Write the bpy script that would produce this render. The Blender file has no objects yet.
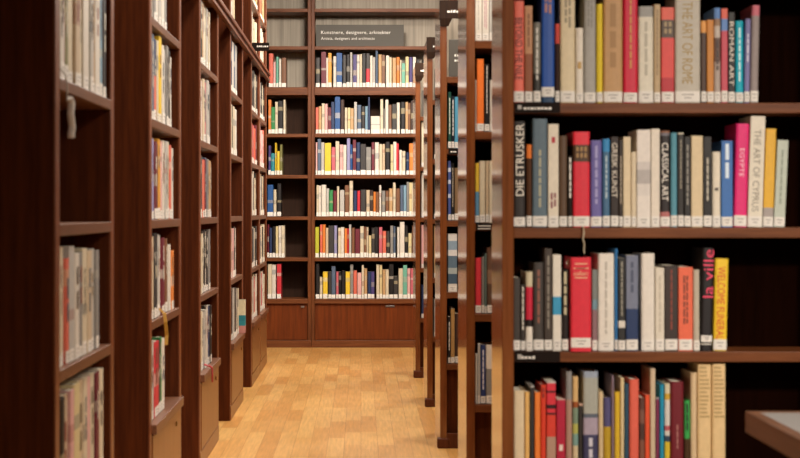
import bpy, bmesh, math, random
from mathutils import Vector, Matrix
random.seed(11)
S = bpy.context.scene
COL = S.collection
PI = math.pi

# ------------------------------------------------------------------ camera numbers
F = 1610.0            # focal length in pixels of an 800 px wide frame
VX, VY = 361.0, 211.0  # where the aisle's parallels meet
H = 1.187             # eye height
def wx(px, Y): return (px - VX) * Y / F
def wz(py, Y): return H - (py - VY) * Y / F

# ------------------------------------------------------------------ colours / materials
def lin(c):
    c /= 255.0
    return c / 12.92 if c <= 0.04045 else ((c + 0.055) / 1.055) ** 2.4
def hx(h):
    return (lin(int(h[0:2], 16)), lin(int(h[2:4], 16)), lin(int(h[4:6], 16)), 1.0)

def new_mat(name):
    m = bpy.data.materials.new(name); m.use_nodes = True
    nt = m.node_tree
    return m, nt, nt.nodes['Principled BSDF']

def wood(name, dark, light, rough, scale=(18, 18, 1.2), coat=0.0, spec=0.5):
    m, nt, b = new_mat(name)
    tc = nt.nodes.new('ShaderNodeTexCoord'); mp = nt.nodes.new('ShaderNodeMapping')
    mp.inputs['Scale'].default_value = scale
    n = nt.nodes.new('ShaderNodeTexNoise'); n.inputs['Scale'].default_value = 3.0
    n.inputs['Detail'].default_value = 6; n.inputs['Roughness'].default_value = .62
    r = nt.nodes.new('ShaderNodeValToRGB')
    r.color_ramp.elements[0].position = .32; r.color_ramp.elements[0].color = hx(dark)
    r.color_ramp.elements[1].position = .70; r.color_ramp.elements[1].color = hx(light)
    L = nt.links.new
    L(tc.outputs['Object'], mp.inputs['Vector']); L(mp.outputs['Vector'], n.inputs['Vector'])
    L(n.outputs['Fac'], r.inputs['Fac']); L(r.outputs['Color'], b.inputs['Base Color'])
    b.inputs['Roughness'].default_value = rough
    b.inputs['Specular IOR Level'].default_value = spec
    b.inputs['Coat Weight'].default_value = coat; b.inputs['Coat Roughness'].default_value = .10
    return m

def plain(name, col, rough=.6, metal=0.0, var=.06, scale=40, spec=.4):
    m, nt, b = new_mat(name)
    n = nt.nodes.new('ShaderNodeTexNoise'); n.inputs['Scale'].default_value = scale
    mx = nt.nodes.new('ShaderNodeMix'); mx.data_type = 'RGBA'
    c = hx(col)
    mx.inputs['A'].default_value = tuple(v * (1 - var) for v in c[:3]) + (1,)
    mx.inputs['B'].default_value = tuple(min(1, v * (1 + var)) for v in c[:3]) + (1,)
    nt.links.new(n.outputs['Fac'], mx.inputs['Factor']); nt.links.new(mx.outputs['Result'], b.inputs['Base Color'])
    b.inputs['Roughness'].default_value = rough; b.inputs['Metallic'].default_value = metal; b.inputs['Specular IOR Level'].default_value = spec
    return m

WOOD = wood('brown_wood', '552b14', '774522', .45, spec=.2)
WOODX = wood('brown_wood_long_grain', '5a3016', '7c4826', .45, (1.2, 18, 18), spec=.2)
WOODY = wood('brown_wood_aisle_grain', '5c2c14', '7a4020', .42, (18, 1.2, 18))
LACQ = wood('lacquered_wood', '693719', '88502b', .17, (18, 18, 1.2), coat=.8)
DOORW = wood('door_wood', '744522', '90602f', .36, (16, 16, 1.0))
SOCLE = wood('plinth_wood', '4a2412', '64341b', .45, spec=.2)
FASC = wood('fascia_wood', '26160e', '33200f', .55, spec=.15)
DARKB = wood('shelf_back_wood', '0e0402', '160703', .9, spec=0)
FIN = wood('fin_wood', '3f1a08', '5a2a0f', .5, spec=.10)
BACKD = wood('back_door_wood', '5a280e', '763914', .46, (14, 14, 1.0), spec=.15)
DARKW = wood('case_back_wood', '2b1a10', '3a2417', .7, spec=.15)
EDGE = wood('edge_highlight_wood', '673418', '83492a', .36)  # same stile wood, made paler to paint in the highlight on its front edge
EDGEY = wood('shelf_edge_wood', '5e3822', '7a4e34', .38, (18, 1.2, 18))

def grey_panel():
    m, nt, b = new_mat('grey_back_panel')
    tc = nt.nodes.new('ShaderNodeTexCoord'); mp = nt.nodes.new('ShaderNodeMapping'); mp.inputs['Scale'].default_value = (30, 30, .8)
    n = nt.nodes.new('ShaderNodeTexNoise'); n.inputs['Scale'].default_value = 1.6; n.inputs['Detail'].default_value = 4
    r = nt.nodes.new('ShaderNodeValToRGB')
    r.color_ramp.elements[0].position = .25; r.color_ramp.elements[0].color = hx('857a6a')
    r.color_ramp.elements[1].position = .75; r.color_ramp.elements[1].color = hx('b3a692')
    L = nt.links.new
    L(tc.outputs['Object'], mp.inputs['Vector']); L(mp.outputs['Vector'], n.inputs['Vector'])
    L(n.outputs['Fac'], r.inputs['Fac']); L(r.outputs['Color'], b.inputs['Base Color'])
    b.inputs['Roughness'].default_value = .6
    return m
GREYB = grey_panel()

def floor_mat():
    m, nt, b = new_mat('oak_parquet')
    L = nt.links.new
    tc = nt.nodes.new('ShaderNodeTexCoord'); mp = nt.nodes.new('ShaderNodeMapping')
    mp.inputs['Rotation'].default_value = (0, 0, PI / 2)
    L(tc.outputs['Object'], mp.inputs['Vector'])
    br = nt.nodes.new('ShaderNodeTexBrick')
    br.inputs['Scale'].default_value = 1.0; br.inputs['Brick Width'].default_value = .48; br.inputs['Row Height'].default_value = .085
    br.inputs['Mortar Size'].default_value = .0012; br.inputs['Mortar Smooth'].default_value = .3
    br.offset = .37; br.offset_frequency = 3; br.squash = 1.35; br.squash_frequency = 2
    br.inputs['Color1'].default_value = hx('ca8f4b'); br.inputs['Color2'].default_value = hx('e0af69'); br.inputs['Mortar'].default_value = hx('ad723a')
    br.inputs['Bias'].default_value = .1
    L(mp.outputs['Vector'], br.inputs['Vector'])
    m2 = nt.nodes.new('ShaderNodeMapping'); m2.inputs['Scale'].default_value = (40, 2.2, 1)
    L(tc.outputs['Object'], m2.inputs['Vector'])
    n = nt.nodes.new('ShaderNodeTexNoise'); n.inputs['Scale'].default_value = 2; n.inputs['Detail'].default_value = 6
    L(m2.outputs['Vector'], n.inputs['Vector'])
    n2 = nt.nodes.new('ShaderNodeTexNoise'); n2.inputs['Scale'].default_value = 2.3; n2.inputs['Detail'].default_value = 2
    L(tc.outputs['Object'], n2.inputs['Vector'])
    r = nt.nodes.new('ShaderNodeValToRGB')
    r.color_ramp.elements[0].position = .3; r.color_ramp.elements[0].color = (.80, .78, .74, 1)
    r.color_ramp.elements[1].position = .7; r.color_ramp.elements[1].color = (1.08, 1.06, 1.02, 1)
    L(n.outputs['Fac'], r.inputs['Fac'])
    mx = nt.nodes.new('ShaderNodeMix'); mx.data_type = 'RGBA'; mx.blend_type = 'MULTIPLY'; mx.inputs['Factor'].default_value = 1
    L(br.outputs['Color'], mx.inputs['A']); L(r.outputs['Color'], mx.inputs['B'])
    L(mx.outputs['Result'], b.inputs['Base Color'])
    rr = nt.nodes.new('ShaderNodeMapRange'); rr.inputs['To Min'].default_value = .26; rr.inputs['To Max'].default_value = .42
    L(n2.outputs['Fac'], rr.inputs['Value']); L(rr.outputs['Result'], b.inputs['Roughness'])
    bp = nt.nodes.new('ShaderNodeBump'); bp.inputs['Strength'].default_value = .08; bp.inputs['Distance'].default_value = .002
    L(n.outputs['Fac'], bp.inputs['Height']); L(bp.outputs['Normal'], b.inputs['Normal'])
    return m

def cover_mat():
    m, nt, b = new_mat('book_cover')
    a = nt.nodes.new('ShaderNodeAttribute'); a.attribute_name = 'Col'
    n = nt.nodes.new('ShaderNodeTexNoise'); n.inputs['Scale'].default_value = 60; n.inputs['Detail'].default_value = 3
    r = nt.nodes.new('ShaderNodeValToRGB')
    r.color_ramp.elements[0].position = .3; r.color_ramp.elements[0].color = (.9, .9, .9, 1)
    r.color_ramp.elements[1].position = .7; r.color_ramp.elements[1].color = (1.0, 1.0, 1.0, 1)
    mx = nt.nodes.new('ShaderNodeMix'); mx.data_type = 'RGBA'; mx.blend_type = 'MULTIPLY'; mx.inputs['Factor'].default_value = 1
    L = nt.links.new
    tc = nt.nodes.new('ShaderNodeTexCoord'); L(tc.outputs['Object'], n.inputs['Vector'])
    L(n.outputs['Fac'], r.inputs['Fac']); L(a.outputs['Color'], mx.inputs['A']); L(r.outputs['Color'], mx.inputs['B'])
    L(mx.outputs['Result'], b.inputs['Base Color'])
    b.inputs['Roughness'].default_value = .5; b.inputs['Specular IOR Level'].default_value = .35
    return m
COVER = cover_mat()
PAPER = plain('page_paper', 'e6dcc4', .9, var=.08, scale=200)
STICK = plain('sticker_paper', 'e2dbd0', .6, var=.02)
INK = plain('ink_grey', 'a8a098', .7)
SIGN = plain('sign_grey', '56524b', .6, var=.03, spec=.2)
SIGND = plain('sign_charcoal', '1c120d', .7, var=.03, spec=.12)
LETTER = plain('white_lettering', 'efe9df', .6, var=.01)
METAL = plain('grey_metal', '8b8681', .35, .9)
BRASS = plain('old_brass', '8a6a3a', .35, .9)
LAMI = plain('pale_laminate', 'a6a19c', .35, var=.02)
TEDGE = wood('table_edge_wood', '6e4428', '86583a', .45, (1.2, 1.2, 18))
WALLM = plain('wall_paint', '6a635a', .85, var=.03, scale=8)
CEILM = plain('ceiling_paint', '8f887e', .9, var=.02, scale=8)
_flat = {}
def flat(h, rough=.55):
    if h not in _flat: _flat[h] = plain('print_' + h, h, rough, var=.03)
    return _flat[h]

# ------------------------------------------------------------------ mesh helpers
class MB:
    """collects boxes, quads and tubes; build() links them as ONE mesh object"""
    def __init__(s): s.v = []; s.f = []; s.c = []
    def quadset(s, vs, fs, col=None):
        o = len(s.v); s.v += vs; s.f += [tuple(i + o for i in f) for f in fs]; s.c += [col] * len(fs)
        return s
    def box(s, x0, x1, y0, y1, z0, z1, col=None):
        return s.quadset([(x0, y0, z0), (x1, y0, z0), (x1, y1, z0), (x0, y1, z0), (x0, y0, z1), (x1, y0, z1), (x1, y1, z1), (x0, y1, z1)],
                         [(0, 3, 2, 1), (4, 5, 6, 7), (0, 1, 5, 4), (1, 2, 6, 5), (2, 3, 7, 6), (3, 0, 4, 7)], col)
    def tube(s, pts, r, n=6, col=None):
        pts = [Vector(p) for p in pts]; vs = []
        for i, p in enumerate(pts):
            d = (pts[min(i + 1, len(pts) - 1)] - pts[max(i - 1, 0)]).normalized()
            a = d.orthogonal().normalized(); b = d.cross(a)
            vs += [tuple(p + r * (math.cos(2 * PI * k / n) * a + math.sin(2 * PI * k / n) * b)) for k in range(n)]
        fs = [(i * n + k, i * n + (k + 1) % n, (i + 1) * n + (k + 1) % n, (i + 1) * n + k) for i in range(len(pts) - 1) for k in range(n)]
        fs += [tuple(range(n))[::-1], tuple((len(pts) - 1) * n + k for k in range(n))]
        return s.quadset(vs, fs, col)
    def strip(s, pts, w, t, col=None):
        """a ribbon of width w (along x) and thickness t following pts"""
        vs = []
        for p in pts:
            x, y, z = p
            vs += [(x - w / 2, y - t / 2, z), (x + w / 2, y - t / 2, z), (x + w / 2, y + t / 2, z), (x - w / 2, y + t / 2, z)]
        n = len(pts); fs = [(0, 1, 2, 3), (4 * n - 1, 4 * n - 2, 4 * n - 3, 4 * n - 4)]
        for i in range(n - 1):
            for k in range(4): fs.append((4 * i + k, 4 * i + 4 + k, 4 * i + 4 + (k + 1) % 4, 4 * i + (k + 1) % 4))
        return s.quadset(vs, fs, col)
    def mesh(s, name, mat, fix=True):
        me = bpy.data.meshes.new(name); me.from_pydata(s.v, [], s.f)
        if any(c is not None for c in s.c):
            at = me.color_attributes.new('Col', 'FLOAT_COLOR', 'CORNER'); buf = []
            for p in me.polygons: buf += list(s.c[p.index] or (1, 1, 1, 1)) * p.loop_total
            at.data.foreach_set('color', buf)
        if fix:
            b = bmesh.new(); b.from_mesh(me); bmesh.ops.recalc_face_normals(b, faces=b.faces); b.to_mesh(me); b.free()
        for m in (mat if isinstance(mat, (list, tuple)) else [mat]): me.materials.append(m)
        return me
    def build(s, name, mat, parent=None, bevel=0.0, loc=None):
        me = s.mesh(name, mat)
        o = bpy.data.objects.new(name, me); COL.objects.link(o)
        if parent: o.parent = parent
        if loc: o.location = loc
        if bevel:
            md = o.modifiers.new('bevel', 'BEVEL'); md.width = bevel; md.segments = 2; md.limit_method = 'ANGLE'
        return o

def box(name, mat, parent, x0, x1, y0, y1, z0, z1, bevel=.0025):
    return MB().box(x0, x1, y0, y1, z0, z1).build(name, mat, parent, bevel)
def tag(o, label=None, cat=None, group=None, kind=None):
    for k, v in (('label', label), ('category', cat), ('group', group), ('kind', kind)):
        if v: o[k] = v
    return o
def thing(name, label, cat, loc, rz=0, group=None):
    o = bpy.data.objects.new(name, None); COL.objects.link(o); o.empty_display_size = .05
    o.location = loc; o.rotation_euler = (0, 0, rz)
    return tag(o, label, cat, group)
def struct(name, mat, x0, x1, y0, y1, z0, z1):
    return tag(MB().box(x0, x1, y0, y1, z0, z1).build(name, mat), kind='structure')

_txt = {}
def text_geo(body):
    """letter outlines of a text, laid out from x=0, height of capitals 1"""
    if body in _txt: return _txt[body]
    cu = bpy.data.curves.new('t', 'FONT'); cu.body = body; cu.resolution_u = 3
    if len(body) > 24: cu.offset = -.004; cu.space_character = 1.08
    ob = bpy.data.objects.new('t', cu); COL.objects.link(ob)
    bpy.context.view_layer.update()
    me = bpy.data.meshes.new_from_object(ob.evaluated_get(bpy.context.evaluated_depsgraph_get()))
    vs = [v.co.copy() for v in me.vertices]; fs = [tuple(p.vertices) for p in me.polygons]
    bpy.data.objects.remove(ob); bpy.data.curves.remove(cu); bpy.data.meshes.remove(me)
    x0 = min(v.x for v in vs); x1 = max(v.x for v in vs)
    _txt[body] = ([(v.x - x0, v.y, 0) for v in vs], fs, x1 - x0)
    return _txt[body]
def text_obj(name, body, mat, parent, origin, ux, uy, length, cap):
    """flat printed letters: origin = baseline start, ux/uy = reading and up directions, length and capital height in metres"""
    vs, fs, w = text_geo(body)
    O, X, Y = Vector(origin), Vector(ux), Vector(uy)
    k = cap / .73
    P = [tuple(O + X * (v[0] / w * length) + Y * (v[1] * k)) for v in vs]
    me = bpy.data.meshes.new(name); me.from_pydata(P, [], fs); me.materials.append(mat)
    o = bpy.data.objects.new(name, me); COL.objects.link(o)
    if parent: o.parent = parent
    return o

# ------------------------------------------------------------------ books
def cover_geo(mb, t, d, h, bands, rnd, M=None, c=.0025):
    """U shaped case of a closed book, spine on y=0 facing -y; bands = [(z_top, colour)] from the bottom up"""
    r = min(.45 * t, .007 if rnd else .0025)
    dep = .005 if rnd else .0022
    c = min(c, t * .2)
    arc = [(-t / 2, d), (-t / 2, dep * 1.6), (-t / 2 + .3 * r, dep * .55), (-t / 2 + r, dep * .12), (0, 0), (t / 2 - r, dep * .12), (t / 2 - .3 * r, dep * .55), (t / 2, dep * 1.6), (t / 2, d)]
    inn = [(-t / 2 + c, d), (-t / 2 + c, dep * 1.6 + c), (-t / 2 + c + .1 * r, dep * .9 + c), (-t / 2 + r, dep * .5 + c), (0, c + dep * .3), (t / 2 - r, dep * .5 + c), (t / 2 - c - .1 * r, dep * .9 + c), (t / 2 - c, dep * 1.6 + c), (t / 2 - c, d)]
    n = 9; zs = [0] + [b[0] for b in bands]
    vs = []
    for z in zs:
        vs += [(x, y, z) for x, y in arc] + [(x, y, z) for x, y in inn]
    def q(vsx, fs, col):
        mb.quadset(vsx, fs, col)
    # one vertex set, colours per band
    fs = []; cs = []
    for L in range(len(bands)):
        a, b = L * 18, (L + 1) * 18; col = bands[L][1]
        for i in range(8):
            fs.append((a + i, a + i + 1, b + i + 1, b + i)); cs.append(col)
            fs.append((a + 9 + i + 1, a + 9 + i, b + 9 + i, b + 9 + i + 1)); cs.append(col)
        fs.append((a, b, b + 9, a + 9)); cs.append(col)
        fs.append((a + 8, a + 17, b + 17, b + 8)); cs.append(col)
    top = len(bands) * 18
    for i in range(8):
        fs.append((i + 1, i, 9 + i, 9 + i + 1)); cs.append(bands[0][1])
        fs.append((top + i, top + i + 1, top + 9 + i + 1, top + 9 + i)); cs.append(bands[-1][1])
    if M is not None: vs = [tuple(M @ Vector(v)) for v in vs]
    o = len(mb.v); mb.v += vs; mb.f += [tuple(i + o for i in f) for f in fs]; mb.c += cs

def marks(mb, x0, x1, z0, z1, rows, seed):
    """printed lines too small to read: rows of dashes running along the spine"""
    R = random.Random(seed); w = (x1 - x0) / rows
    for k in range(rows):
        z = z1
        while z > z0:
            L = min((z1 - z0) * .35, w * R.uniform(1.2, 3.2))
            if z - L < z0: break
            mb.quadset([(x0 + w * (k + .2), 0, z - L), (x0 + w * (k + .8), 0, z - L), (x0 + w * (k + .8), 0, z), (x0 + w * (k + .2), 0, z)], [(0, 1, 2, 3)])
            z -= L + w * .45

ALLB = []
def book(loc, rz, t, d, h, bands, rnd=True, lean=0.0, label_z=(.003, .032), title=None, pages=True, sticker=True, group=None):
    """one book: the cover is the thing, page block, spine sticker, printed title are its parts"""
    mb = MB(); cover_geo(mb, t, d, h, bands, rnd)
    o = mb.build('book', COVER)
    o.location = (loc[0], loc[1], loc[2] + .0007 + abs(math.sin(lean)) * t / 2); o.rotation_euler = (0, lean, rz)
    if pages:
        i = .0026 if t > .014 else t * .2
        e = .004 if rnd else .0008
        box('page_block', PAPER, o, -t / 2 + i, t / 2 - i, .0085, d - e, e, h - e, 0)
    if sticker:
        m = MB(); w = t * .47; z0, z1 = label_z
        m.quadset([(-w, .0012 if rnd else .0006, z0), (-w * .55, -.0012, z0), (w * .55, -.0012, z0), (w, .0012 if rnd else .0006, z0),
                   (-w, .0012 if rnd else .0006, z1), (-w * .55, -.0012, z1), (w * .55, -.0012, z1), (w, .0012 if rnd else .0006, z1)],
                  [(0, 1, 5, 4), (1, 2, 6, 5), (2, 3, 7, 6)])
        nb = len(m.f)
        if pages:
            for q, f in ((0, .5), (1, .3)):
                zc = z0 + (z1 - z0) * (.62 - .3 * q)
                m.quadset([(-w * f, -.0014, zc), (w * f, -.0014, zc), (w * f, -.0014, zc + .0035), (-w * f, -.0014, zc + .0035)], [(0, 1, 2, 3)])
        s = m.build('spine_label', [STICK, INK], o)
        for q in range(nb, len(m.f)): s.data.polygons[q].material_index = 1
    if title:
        kind = title[0]
        if kind == 'text':
            _, body, col, z_a, z_b, capf = title[:6]
            xo = title[6] if len(title) > 6 else 0
            cap = capf * t; y = -.0010
            if z_a > z_b: text_obj('title', body, flat(col), o, (-cap / 2 + xo * t, y, z_a), (0, 0, -1), (1, 0, 0), z_a - z_b, cap)
            else: text_obj('title', body, flat(col), o, (cap / 2 + xo * t, y, z_a), (0, 0, 1), (-1, 0, 0), z_b - z_a, cap)
        elif kind == 'marks':
            _, col, z0, z1, wf, rows = title[:6]
            m = MB(); marks(m, -t * wf / 2, t * wf / 2, min(z0, z1), max(z0, z1), rows, int(1e4 * (t + h)) + len(ALLB))
            if m.v:
                ob = m.build('title', flat(col), o, loc=(0, -.0010, 0))
        elif kind == 'lines':
            _, col, z0, z1, wf, nl = title
            m = MB(); Rn = random.Random(nl); p = (z1 - z0) / nl
            for q in range(nl):
                x, xe = -t * wf / 2, -t * wf / 2 + t * wf * Rn.uniform(.55, 1)
                while x < xe:
                    w = Rn.uniform(.003, .006); m.quadset([(x, 0, z1 - p * (q + .7)), (x + w, 0, z1 - p * (q + .7)), (x + w, 0, z1 - p * (q + .25)), (x, 0, z1 - p * (q + .25))], [(0, 1, 2, 3)]); x += w + .0012
            m.build('title', flat(col), o, loc=(0, -.0010, 0))
        elif kind == 'block':
            _, col, z0, z1, wf = title[:5]
            MB().box(-t * wf / 2, t * wf / 2, -.0011, -.0004, z0, z1).build('title', flat(col), o)
    o['group'] = group
    ALLB.append(o)
    return o

ORD = ['first', 'second', 'third', 'fourth', 'fifth', 'sixth', 'seventh', 'eighth', 'ninth', 'tenth', 'eleventh', 'twelfth', 'thirteenth', 'fourteenth', 'fifteenth',
       'sixteenth', 'seventeenth', 'eighteenth', 'nineteenth', 'twentieth', 'twenty-first', 'twenty-second', 'twenty-third', 'twenty-fourth', 'twenty-fifth', 'twenty-sixth',
       'twenty-seventh', 'twenty-eighth', 'twenty-ninth', 'thirtieth', 'thirty-first', 'thirty-second', 'thirty-third', 'thirty-fourth']
_labels = set()
def label_row(obs, looks, shorts, place, end0, endn, count_from):
    n = len(obs)
    for i, o in enumerate(obs):
        look = looks[i]
        if n == 1: cands = ['only %s book, %s' % (look, place), '%s book alone, %s' % (look, place)]
        elif i == 0: cands = ['%s book at %s, %s' % (look, end0, place)]
        elif i == n - 1: cands = ['%s book at %s, %s' % (look, endn, place)]
        else:
            a, b = shorts[i - 1], shorts[i + 1]
            cands = ['%s book between the %s and %s ones, %s' % (look, a, b, place) if a != b else '%s book between two %s ones, %s' % (look, a, place),
                     '%s book beside the %s one, %s' % (look, a, place)]
        cands.append('%s book, %s from %s, %s' % (look, ORD[i], count_from, place))
        cands.append('%s book, %s from %s, %s' % (shorts[i], ORD[i], count_from, place))
        for c in cands:
            if len(c.split()) <= 16 and c not in _labels: break
        _labels.add(c)
        tag(o, c, 'book')

# ------------------------------------------------------------------ the room
def build_room():
    f = struct('floor', floor_mat(), -1.21, 5.0, -3.2, 14.40, -.05, 0)
    struct('ceiling', CEILM, -1.21, 5.0, -3.2, 14.40, 3.30, 3.35)
    struct('wall_left', WALLM, -1.26, -1.21, -3.2, 14.40, 0, 3.30)
    struct('wall_right', WALLM, 5.0, 5.05, -3.2, 14.40, 0, 3.30)
    struct('wall_back', WALLM, -1.26, 5.05, 14.40, 14.45, 0, 3.30)
    struct('wall_front', WALLM, -1.26, 5.05, -3.25, -3.2, 0, 3.30)

ZB = [.422, .780, 1.139, 1.500, 1.859, 2.263, 2.620, 2.948]      # shelf tops, back wall and right stacks
ZL = [.432, .795, 1.155, 1.515, 1.875, 2.263, 2.620, 2.948]      # shelf tops, left bookcases

def back_bookcase(x0, x1, label, flap):
    Y = 14.0; D = .34; W = .029
    t = thing('bookcase', label, 'bookcase', ((x0 + x1) / 2, Y, 0), 0, 'bookcases along the back wall')
    a, b = x0 - (x0 + x1) / 2, x1 - (x0 + x1) / 2
    box('side_panel', WOOD, t, a, a + W, 0, D, 0, 3.24); box('side_panel', WOOD, t, b - W, b, 0, D, 0, 3.24)
    box('back_panel', DARKW, t, a + W, b - W, D - .02, D, .06, 2.19, 0)
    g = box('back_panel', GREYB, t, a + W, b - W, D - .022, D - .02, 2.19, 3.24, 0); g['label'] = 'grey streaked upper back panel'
    for i, z in enumerate(ZB):
        if i == 5: box('cornice_shelf', WOODX, t, a + W, b - W, -.015, D - .022, z - .068, z)
        elif i == 0: box('shelf', WOODX, t, a + W, b - W, -.012, D - .022, z - .040, z)
        else: box('shelf', WOODX, t, a + W, b - W, 0, D - .022, z - .030, z)
    box('plinth', WOODX, t, a, b, -.004, .02, 0, .062)
    dr = box('flap_door' if flap else 'door', BACKD, t, a + W + .003, b - W - .003, .012, .032, .065, .380)
    if flap:
        box('latch', METAL, dr, .03, .11, .004, .012, .350, .366, .001)
    else:
        box('latch', METAL, dr, b - W - .06, b - W - .03, .004, .012, .345, .362, .001)
    return t

def right_stack(i, Y, xf, depth, label):
    t = thing('bookcase', label, 'bookcase', (xf, Y, 0), 0, 'double-sided bookcases along the right of the aisle')
    W = .034; bay = .90; D = depth
    xs = [0, W + bay, 2 * W + 2 * bay - .0]
    box('end_panel', LACQ, t, 0, W, 0, D, .0, 2.235, .002)
    box('divider_panel', LACQ, t, W + bay, 2 * W + bay, 0, D, 0, 2.235, .002)
    box('end_panel', LACQ, t, 2 * W + 2 * bay, 3 * W + 2 * bay, 0, D, 0, 2.235, .002)
    for k in range(2):
        a = W + k * (bay + W); b = a + bay
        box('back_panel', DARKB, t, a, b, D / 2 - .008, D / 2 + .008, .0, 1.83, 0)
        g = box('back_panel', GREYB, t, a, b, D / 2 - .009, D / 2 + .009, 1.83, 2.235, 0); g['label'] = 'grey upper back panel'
        for z in ZB[:5]:
            box('shelf', WOODX, t, a, b, 0, D / 2 - .010, z - .030, z, .002)
            box('shelf', WOODX, t, a, b, D / 2 + .010, D, z - .030, z, .002)
        box('plinth', SOCLE, t, a, b, -.012, .012, 0, .075); box('plinth', SOCLE, t, a, b, D - .012, D + .012, 0, .075)
        box('base_panel', FIN, t, a, b, .035, .050, .0, .392, 0)
    box('foot', SOCLE, t, -.014, W + .012, -.018, .05, 0, .050, .006)
    # dark fascia on the head of the stack, wrapping the end panel, with a strip of small white lettering
    m = MB().box(-.004, 2 * bay + 3 * W, -.016, .0, 2.150, 2.240)
    m.quadset([(-.003, -.016, 2.150), (.060, -.016, 2.150), (.060, 0, 2.150), (-.003, 0, 2.150), (.0, -.010, 2.112), (.042, -.010, 2.112), (.042, 0, 2.112), (.0, 0, 2.112)],
              [(0, 1, 2, 3), (4, 7, 6, 5), (0, 4, 5, 1), (1, 5, 6, 2), (2, 6, 7, 3), (3, 7, 4, 0)])
    fa = m.build('fascia', FASC, t)
    R = random.Random(i); lm = MB(); x = .035
    while x < .26:
        w = R.uniform(.006, .014); lm.quadset([(x, -.0175, 2.178), (x + w, -.0175, 2.178), (x + w, -.0175, 2.188 + R.choice((0, .005))), (x, -.0175, 2.188)], [(0, 1, 2, 3)]); x += w + .004
    lm.build('lettering', LETTER, fa)
    return t

def left_bookcase(Y0, W, label, n_doors=1):
    """front (towards the aisle, +x) on x=-0.738; local frame of the thing: x along the aisle, y away from it"""
    t = thing('bookcase', label, 'bookcase', (-.738, Y0, 0), PI / 2, 'bookcases along the left of the aisle')
    T = .055; D = .45
    # local x -> world y ; local -y -> world +x
    for a in (0, W - T):
        sp = box('side_panel', FIN, t, a, a + T, .006, D, 0, 3.05, .001)
        box('edge_band', EDGE, sp, a, a + T, 0, .006, 0, 3.05, .002)  # strip added to hold the painted highlight along the stile front
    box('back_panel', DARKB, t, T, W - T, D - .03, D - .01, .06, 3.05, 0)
    for k, z in enumerate(ZL):
        if k == 0: box('ledge_shelf', EDGEY, t, T, W - T, -.017, D - .03, z - .035, z, .003)
        elif k == 5: box('shelf', EDGEY, t, T, W - T, 0, D - .03, z - .03, z, .002)
        else: box('shelf', EDGEY, t, T, W - T, 0, D - .03, z - .03, z, .002)
    w = (W - 2 * T) / n_doors
    for k in range(n_doors):
        d = box('door', DOORW, t, T + k * w + .002, T + (k + 1) * w - .002, -.004, .016, .085, .392, .002)
        MB().box(T + w * (k + .80), T + w * (k + .80) + .018, -.010, -.004, .335, .353).build('lock', BRASS, d)
    box('plinth', DOORW, t, .012, W - .012, -.003, .03, .004, .078, .002)
    return t

def build_cases():
    back_bookcase(-1.205, -.434, 'back wall bookcase with near-empty shelves left of the grey sign', False)
    back_bookcase(-.432, .800, 'back wall bookcase with full rows of books under the grey sign', True)
    back_bookcase(.804, 1.734, 'back wall bookcase hidden mostly behind the right stacks', True)
    ys = [(4.656, .408, .37, 'foreground bookcase facing the camera with four full rows of books'),
          (6.356, .416, .55, 'second bookcase from the camera along the right side, brown end panel, orange book'),
          (8.06, .396, .55, 'third bookcase from the camera on the right, landscape-spined book on its fourth shelf'),
          (9.76, .401, .55, 'fourth bookcase from the camera on the right side of the aisle'),
          (11.46, .388, .55, 'farthest bookcase on the right side, nearest the back wall')]
    R = [right_stack(i, *a) for i, a in enumerate(ys)]
    Ls = []
    for k, (lab, W, nd) in enumerate([('nearest left bookcase, blurred, with an empty middle shelf', .92, 1), ('second left bookcase from the camera, a few books above its ledge', .98, 1),
                              ('third left bookcase from the camera, red ribbon over its ledge', .98, 1), ('fourth left bookcase from the camera with an empty middle shelf', .98, 1)]):
        Ls.append(left_bookcase(3.89 + 1.737 * k, W, lab, nd))
    Ls.append(left_bookcase(10.84, .88, 'fifth left bookcase from the camera, joined to the farthest one'))
    Ls.append(left_bookcase(11.72, .88, 'farthest left bookcase, beside the back wall'))
    # the cornice that runs over all left bookcases and bridges the gaps
    m = MB().box(-.738, -.722, 3.89, 12.60, 2.200, 2.262).box(-.722, -.708, 3.89, 12.60, 2.240, 2.262).box(-.722, -.712, 3.89, 12.60, 2.200, 2.216)
    tag(m.build('trim_1', WOODY, None, .002), kind='structure')
    return R, Ls

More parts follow.
